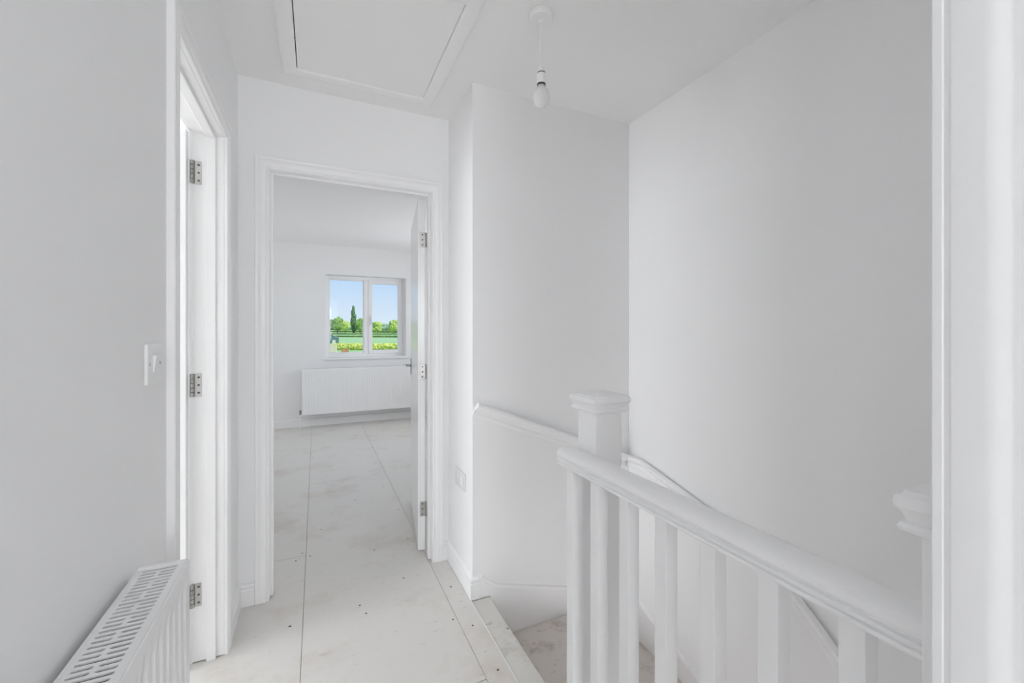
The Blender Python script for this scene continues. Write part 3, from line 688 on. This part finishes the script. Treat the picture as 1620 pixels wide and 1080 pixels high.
# strings against the walls (top line follows the flight)
def string(profile_pts, plane, D, along, nm='wall_string'):
    """profile_pts: polygon (t, z) in the wall plane"""
    m = MB(); n = len(profile_pts); D = Vector(D)
    def P(t, z): return Vector((t, plane, z)) if along == 'x' else Vector((plane, t, z))
    vs = [P(t, z) for t, z in profile_pts] + [P(t, z) + D for t, z in profile_pts]
    fs = [(i, (i + 1) % n, n + (i + 1) % n, n + i) for i in range(n)] + [tuple(range(n)), tuple(range(2 * n - 1, n - 1, -1))]
    return m.add(vs, fs)
topA = [(0.6905, 0.099), (0.772, 0.037), (XR, -0.196)]
string(topA + [(XR, -0.75), (0.743, -0.35), (0.743, 0.0), (0.6905, 0.0)], YA, (0, -0.014, 0), 'x').build('wall_string', M_WOOD, stair)
bead = [(0.0, 0.0), (0.0155, 0.0), (0.0175, 0.006), (0.0155, 0.012), (0.012, 0.018), (0.0, 0.020)]
MB().path(bead, [(x, YA, z - 0.014) for x, z in topA], (0, -1, 0)).build('string_bead', M_WOOD, stair, smooth=40)
topB = [(YA - 0.016, -0.196), (1.06, -0.43), (-1.2, -0.43 - 2.26 * 0.90)]
string(topB + [(-1.2, -2.69), (YA - 0.016, -1.0)], XR, (-0.014, 0, 0), 'y').build('wall_string', M_WOOD, stair)
MB().path(bead, [(XR, y, z - 0.014) for y, z in topB], (-1, 0, 0)).build('string_bead', M_WOOD, stair, smooth=40)

# ------------------------------------------------------------------ newel posts
CAP = [(0.044, 1.0155), (0.050, 1.018), (0.0575, 1.021), (0.0595, 1.025), (0.0575, 1.0295), (0.0535, 1.031), (0.0540, 1.036), (0.0570, 1.0425), (0.0612, 1.047),
       (0.062, 1.054), (0.0600, 1.0595), (0.0555, 1.0615), (0.0545, 1.065), (0.002, 1.0768)]
n1 = thing('newel_post', (NXc, NYc, -0.95), 'square white newel post with a moulded cap at the stair turn', 'newel post', 'newel posts of the balustrade')
MB().box(NXc - 0.044, NYc - 0.044, -0.95, NXc + 0.044, NYc + 0.044, 1.019, 0.003, 2).build('shaft', M_WOOD, n1)
MB().rings(NXc, NYc, CAP).build('cap', M_WOOD, n1, smooth=28)
n2 = thing('newel_post', (0.646, 0.214, 0.0), 'white half newel with a moulded cap against the near right door frame', 'newel post', 'newel posts of the balustrade')
MB().box(0.602, 0.2005, 0.0, 0.690, 0.228, 1.019, 0.002, 2).build('shaft', M_WOOD, n2)
cp = MB().rings(0.646, 0.2005, CAP)
cp.v = [(x, 0.2005 if i % 4 < 2 else max(0.228 + (CAP[i // 4][0] - 0.044), 0.2015), z) for i, (x, y, z) in enumerate(cp.v)]
cp.build('cap', M_WOOD, n2, smooth=28)

# ------------------------------------------------------------------ balustrade
RXc = 0.655
_half = [(0.016, 0.8635), (0.0285, 0.8635), (0.0300, 0.8665), (0.0285, 0.8700), (0.0245, 0.8712), (0.0245, 0.8740), (0.0285, 0.8752), (0.0290, 0.8800), (0.0250, 0.8822), (0.0250, 0.8845),
         (0.0295, 0.8865), (0.0325, 0.8910), (0.0325, 0.8970), (0.0295, 0.9030), (0.0235, 0.9070), (0.0140, 0.9100), (0.0045, 0.9112)]
RAIL = [(-x, z) for x, z in _half] + [(x, z) for x, z in reversed(_half)]
bl = thing('balustrade', (RXc, 0.62, 0.0), 'white landing balustrade with a moulded handrail over square balusters', 'balustrade')
MB().sweep(RAIL, (RXc, 0.2285, 0), (RXc, 1.033, 0), (1, 0, 0), UP).build('handrail', M_WOOD, bl, smooth=30)
MB().box(RXc - 0.032, 0.2285, 0.0015, RXc + 0.0315, 1.03, 0.032, 0.004, 2).build('base_rail', M_WOOD, bl)
b0 = None
for k in range(7):
    y = RXc * (1.513 - 0.1725 * k)
    if b0 is None:
        b0 = MB().box(RXc - 0.016, y - 0.016, 0.031, RXc + 0.016, y + 0.016, 0.868, 0.0018, 2).build('baluster', M_WOOD, bl); y00 = y
    else: dup(b0, (0, y - y00, 0), bl)

# ------------------------------------------------------------------ wall handrail
wr = thing('wall_handrail', (1.1, YA - 0.03, 0.7), 'white moulded handrail fixed to the walls, dropping round the stair turn', 'handrail')
HR = [(0.0, -0.037), (0.010, -0.037), (0.016, -0.032), (0.018, -0.022), (0.015, -0.012), (0.022, -0.002), (0.034, 0.003), (0.042, 0.009), (0.045, 0.018), (0.042, 0.027), (0.033, 0.032), (0.022, 0.033), (0.014, 0.028), (0.010, 0.018), (0.006, 0.010), (0.0, 0.006)]
MB().path(HR, [(0.667, YA, 0.884), (XR - 0.046, YA, 0.5395)], (0, -1, 0)).build('rail_section', M_WOOD, wr, smooth=35)
MB().path(HR, [(XR, YA - 0.001, 0.531), (XR, 1.735, 0.536), (XR, 1.06, 0.375), (XR, -0.3, 0.375 - 1.36 * 0.857)], (-1, 0, 0)).build('rail_section', M_WOOD, wr, smooth=35)

# ------------------------------------------------------------------ outdoors
F = Vector((math.sin(R(YAW)), math.cos(R(YAW)), 0)); RT = Vector((math.cos(R(YAW)), -math.sin(R(YAW)), 0))
def spot(u, dist):
    """ground-plan position seen in column u at a given distance along the view axis"""
    return (F + RT * ((u - 810) / FPX)) * dist
GP = [(-300, -2.7), (9, -2.7), (100, -2.7), (150, -2.55), (250, -1.05), (350, 0.70), (450, 2.5), (700, 6.0), (1500, 9.0)]
def gz(y):
    for (a, za), (b, zb) in zip(GP[:-1], GP[1:]):
        if a <= y <= b: return za + (zb - za) * (y - a) / (b - a)
    return GP[-1][1]
ys = [-300, -50, 0, 9, 60, 100, 125, 150, 200, 250, 300, 350, 400, 450, 570, 700, 1000, 1500]
xs = [-1200 + 100 * i for i in range(25)]
gm = MB(); gm.add([(x, y, gz(y)) for y in ys for x in xs], [(j * 25 + i, j * 25 + i + 1, (j + 1) * 25 + i + 1, (j + 1) * 25 + i) for j in range(len(ys) - 1) for i in range(24)])
tag(gm.build('ground', M_GROUND), 'green pasture rising gently towards the tree line outside', 'field', None, 'structure')
yd = MB().box(-70, -70, -2.85, 80, 64, -2.68)  # unseen pale slab added to keep green bounce off the ceilings
tag(yd.build('bounce_slab', M_BOUNCE), 'unseen pale gravel patch added to bounce warm light up at the windows', 'bounce_slab', None, 'structure')
def blob(mb, c, r, sub=3, amp=0.28, fr=1.3, seed=0):
    bm = bmesh.new(); bmesh.ops.create_icosphere(bm, subdivisions=sub, radius=1.0)
    sd = Vector((seed * 3.7, seed * 1.9, seed * 5.3))
    vs = []
    for v in bm.verts:
        d = v.co.normalized()
        k = 1 + amp * noise.fractal(d * fr * 1.6 + sd, 0.8, 2.1, 4) + amp * 0.5 * noise.noise(d * fr * 7 + sd)
        vs.append((c[0] + d.x * r[0] * k, c[1] + d.y * r[1] * k, c[2] + d.z * r[2] * k))
    bm.verts.index_update()
    mb.add(vs, [tuple(v.index for v in f.verts) for f in bm.faces]); bm.free()
def tree(name, u, dist, wpx, vtop, mat, label, slim=False, group='trees beyond the field'):
    p = spot(u, dist); g0 = gz(p.y); top = H + (525 - vtop) / FPX * dist; hgt = top - g0; wd = wpx / FPX * dist
    t = thing(name, (p.x, p.y, g0), label, 'tree', group)
    MB().lathe((p.x, p.y, g0 - 0.1), [(0.035 * hgt, 0), (0.022 * hgt, 0.12 * hgt), (0.016 * hgt, 0.45 * hgt)], 10).build('trunk', M_BARK, t, smooth=60)
    m = MB(); rnd = random.Random(int(u * 10))
    if slim:
        for k in range(6):
            f = k / 5; rr = wd / 2 * (0.75 + 0.35 * math.sin(math.pi * (0.15 + 0.75 * f))) * (1 - 0.42 * f * f)
            blob(m, (p.x + rnd.uniform(-.1, .1) * wd, p.y, g0 + hgt * (0.20 + 0.70 * f)), (rr, rr, hgt * 0.15), 3, 0.30, 2.0, u + k)
    else:
        blob(m, (p.x, p.y, g0 + hgt * 0.56), (wd * 0.36, wd * 0.36, hgt * 0.40), 3, 0.28, 1.5, u)
        for k in range(9):
            a = rnd.uniform(0, 6.28); q = rnd.uniform(0.15, 0.33) * wd; zz = rnd.uniform(0.34, 0.80)
            blob(m, (p.x + q * math.cos(a), p.y + q * math.sin(a), g0 + hgt * zz), (wd * 0.2, wd * 0.2, hgt * 0.17), 3, 0.34, 2.0, u + k)
    m.build('crown', mat, t, smooth=20)
    return t
tree('tree', 523, 330, 16, 504, M_TREED, 'dark rounded tree at the left side of the window view')
tree('tree', 534, 320, 20, 500, M_TREE, 'broad mid-green tree just left of the tall slim one')
tree('tree', 546, 310, 18, 507, M_TREEL, 'pale green bushy tree at the foot of the tall slim one')
tree('poplar', 559.5, 318, 8, 485, M_TREED, 'tall slim dark poplar rising above the tree line', True)
tree('tree', 570, 315, 18, 502, M_TREE, 'green tree beside the window mullion, right of the poplar')
tree('tree', 597, 280, 20, 508, M_TREEL, 'yellow-green field tree in the left half of the opening pane')
tree('tree', 622, 290, 18, 505, M_TREEL, 'yellow-green tree at the right edge of the opening pane')
tree('tree', 586, 400, 12, 507, M_TREED, 'dark distant tree showing beside the mullion in the opening pane')
for u, w_, vt, lb in ((607, 22, 511, 'hazy distant tree between the two yellow-green trees'), (500, 26, 506, 'hazy distant tree beyond the left edge of the window'), (645, 26, 508, 'hazy distant tree beyond the right edge of the window')):
    tree('tree', u, 520, w_, vt, M_FAR, lb)
def hedge(u0, u1, dist, vtop, thick, mat, label, name='hedge', step=1.2, slope=0.0):
    a = spot(u0, dist); b = spot(u1, dist + slope); n = max(6, int((b - a).length / (thick * step)))
    mid = (a + b) / 2
    m = MB()
    for k in range(n + 1):
        f = k / n; p = a.lerp(b, f); g0 = gz(p.y); top = H + (525 - vtop) / FPX * (dist + slope * f); hh = max(0.8, top - g0)
        hh *= 1 + 0.10 * noise.noise(Vector((k * 0.9, dist, 0)))
        blob(m, (p.x, p.y, g0 + hh * 0.45), (thick * 0.95, thick * 0.7, hh * 0.56), 3, 0.30, 2.4, k + dist)
    return tag(m.build(name, mat, None, (mid.x, mid.y, gz(mid.y)), 20), label, 'hedge')
hedge(478, 672, 92, 543.2, 1.3, M_HEDGE, 'bright yellow-green hedge along the near edge of the field', step=0.8)
hedge(470, 680, 215, 530.5, 2.0, M_HEDGED, 'dark clipped hedge across the back of the pasture', step=1.0)
hedge(470, 680, 265, 527.0, 2.0, M_HEDGED, 'second dark field hedge behind the first', step=1.2, slope=20)
hedge(470, 690, 345, 522.5, 2.6, M_HEDGED, 'long low hedge at the foot of the tree line', step=1.2)
hedge(450, 700, 480, 515.5, 5.0, M_FAR, 'hazy distant belt of trees on the horizon', 'tree_belt', step=1.0)
# shed
p = spot(523.5, 115); g0 = gz(p.y)
sh = thing('shed', (p.x, p.y, g0), 'green boarded shed with a pale sloping roof beyond the near hedge', 'shed')
hw, hd, hh = 1.9, 1.7, 2.25
m = MB().box(p.x - hw, p.y - hd, g0, p.x + hw, p.y + hd, g0 + hh)
m.add([(p.x - hw, p.y - hd, g0 + hh), (p.x + hw, p.y - hd, g0 + hh), (p.x, p.y - hd, g0 + hh + 0.85), (p.x - hw, p.y + hd, g0 + hh), (p.x + hw, p.y + hd, g0 + hh), (p.x, p.y + hd, g0 + hh + 0.85)],
      [(0, 1, 2), (3, 5, 4), (0, 3, 4, 1), (1, 4, 5, 2), (0, 2, 5, 3)])
m.build('shed_wall', M_SHED, sh)
for sgn in (-1, 1):
    MB().add([(p.x, p.y - hd - .2, g0 + hh + 0.88), (p.x + sgn * (hw + .3), p.y - hd - .2, g0 + hh - .12), (p.x + sgn * (hw + .3), p.y + hd + .2, g0 + hh - .12), (p.x, p.y + hd + .2, g0 + hh + 0.88),
              (p.x, p.y - hd - .2, g0 + hh + 0.98), (p.x + sgn * (hw + .34), p.y - hd - .2, g0 + hh - .03), (p.x + sgn * (hw + .34), p.y + hd + .2, g0 + hh - .03), (p.x, p.y + hd + .2, g0 + hh + 0.98)],
             [(0, 1, 2, 3), (4, 5, 6, 7), (0, 1, 5, 4), (1, 2, 6, 5), (2, 3, 7, 6), (3, 0, 4, 7)]).build('roof_slope', M_ROOF, sh)
MB().box(p.x + 0.3, p.y - hd - 0.04, g0, p.x + 1.1, p.y - hd, g0 + 1.7).build('shed_door', M_ROOF, sh)
# fence
a = spot(507, 78); b = spot(532.5, 78); g0 = gz(a.y); top = H - (545.0 - 525) / FPX * 78
fe = thing('fence', (b.x, b.y, g0), 'pale timber board fence in the lower left of the window view', 'fence')
dv = (b - a); nb = 22; du = dv.normalized(); pn = Vector((-du.y, du.x, 0))
bm0 = None
for k in range(nb):
    c0 = a + dv * (k / nb); wv = du * (dv.length / nb * 0.86)
    m = MB(); q = [c0, c0 + wv, c0 + wv + pn * 0.02, c0 + pn * 0.02]
    if bm0 is None:
        m.add([(r.x, r.y, g0) for r in q] + [(r.x, r.y, top) for r in q], [(0, 3, 2, 1), (4, 5, 6, 7), (0, 1, 5, 4), (1, 2, 6, 5), (2, 3, 7, 6), (3, 0, 4, 7)])
        bm0 = m.build('fence_board', M_FENCE, fe); c00 = c0
    else:
        dd = c0 - c00; dup(bm0, (dd.x, dd.y, 0), fe)
for f in (0.0, 0.5, 1.0):
    c = a + dv * f + pn * 0.07
    MB().box(c.x - 0.05, c.y - 0.05, g0, c.x + 0.05, c.y + 0.05, top + 0.06, 0.005, 1).build('fence_post', M_FENCE, fe)
for zz in (0.4, 1.4):
    MB().sweep([(0, 0), (0.08, 0), (0.08, 0.04), (0, 0.04)], tuple(a + pn * 0.021 + Vector((0, 0, g0 + zz))), tuple(b + pn * 0.021 + Vector((0, 0, g0 + zz))), UP, tuple(pn)).build('fence_rail', M_FENCE, fe)
# brick garden pier
c = spot(546, 80); g0 = gz(c.y); tb = H - (551.5 - 525) / FPX * 80
bw = thing('garden_wall', (c.x, c.y, g0), 'low orange brick wall in front of the bright hedge', 'wall')
MB().box(c.x - 0.65, c.y - 0.11, g0, c.x + 0.65, c.y + 0.11, tb - 0.06, 0.004, 1).build('brickwork', M_BRICK, bw)
MB().box(c.x - 0.70, c.y - 0.15, tb - 0.06, c.x + 0.70, c.y + 0.15, tb, 0.01, 1).build('coping', M_BRICK, bw)
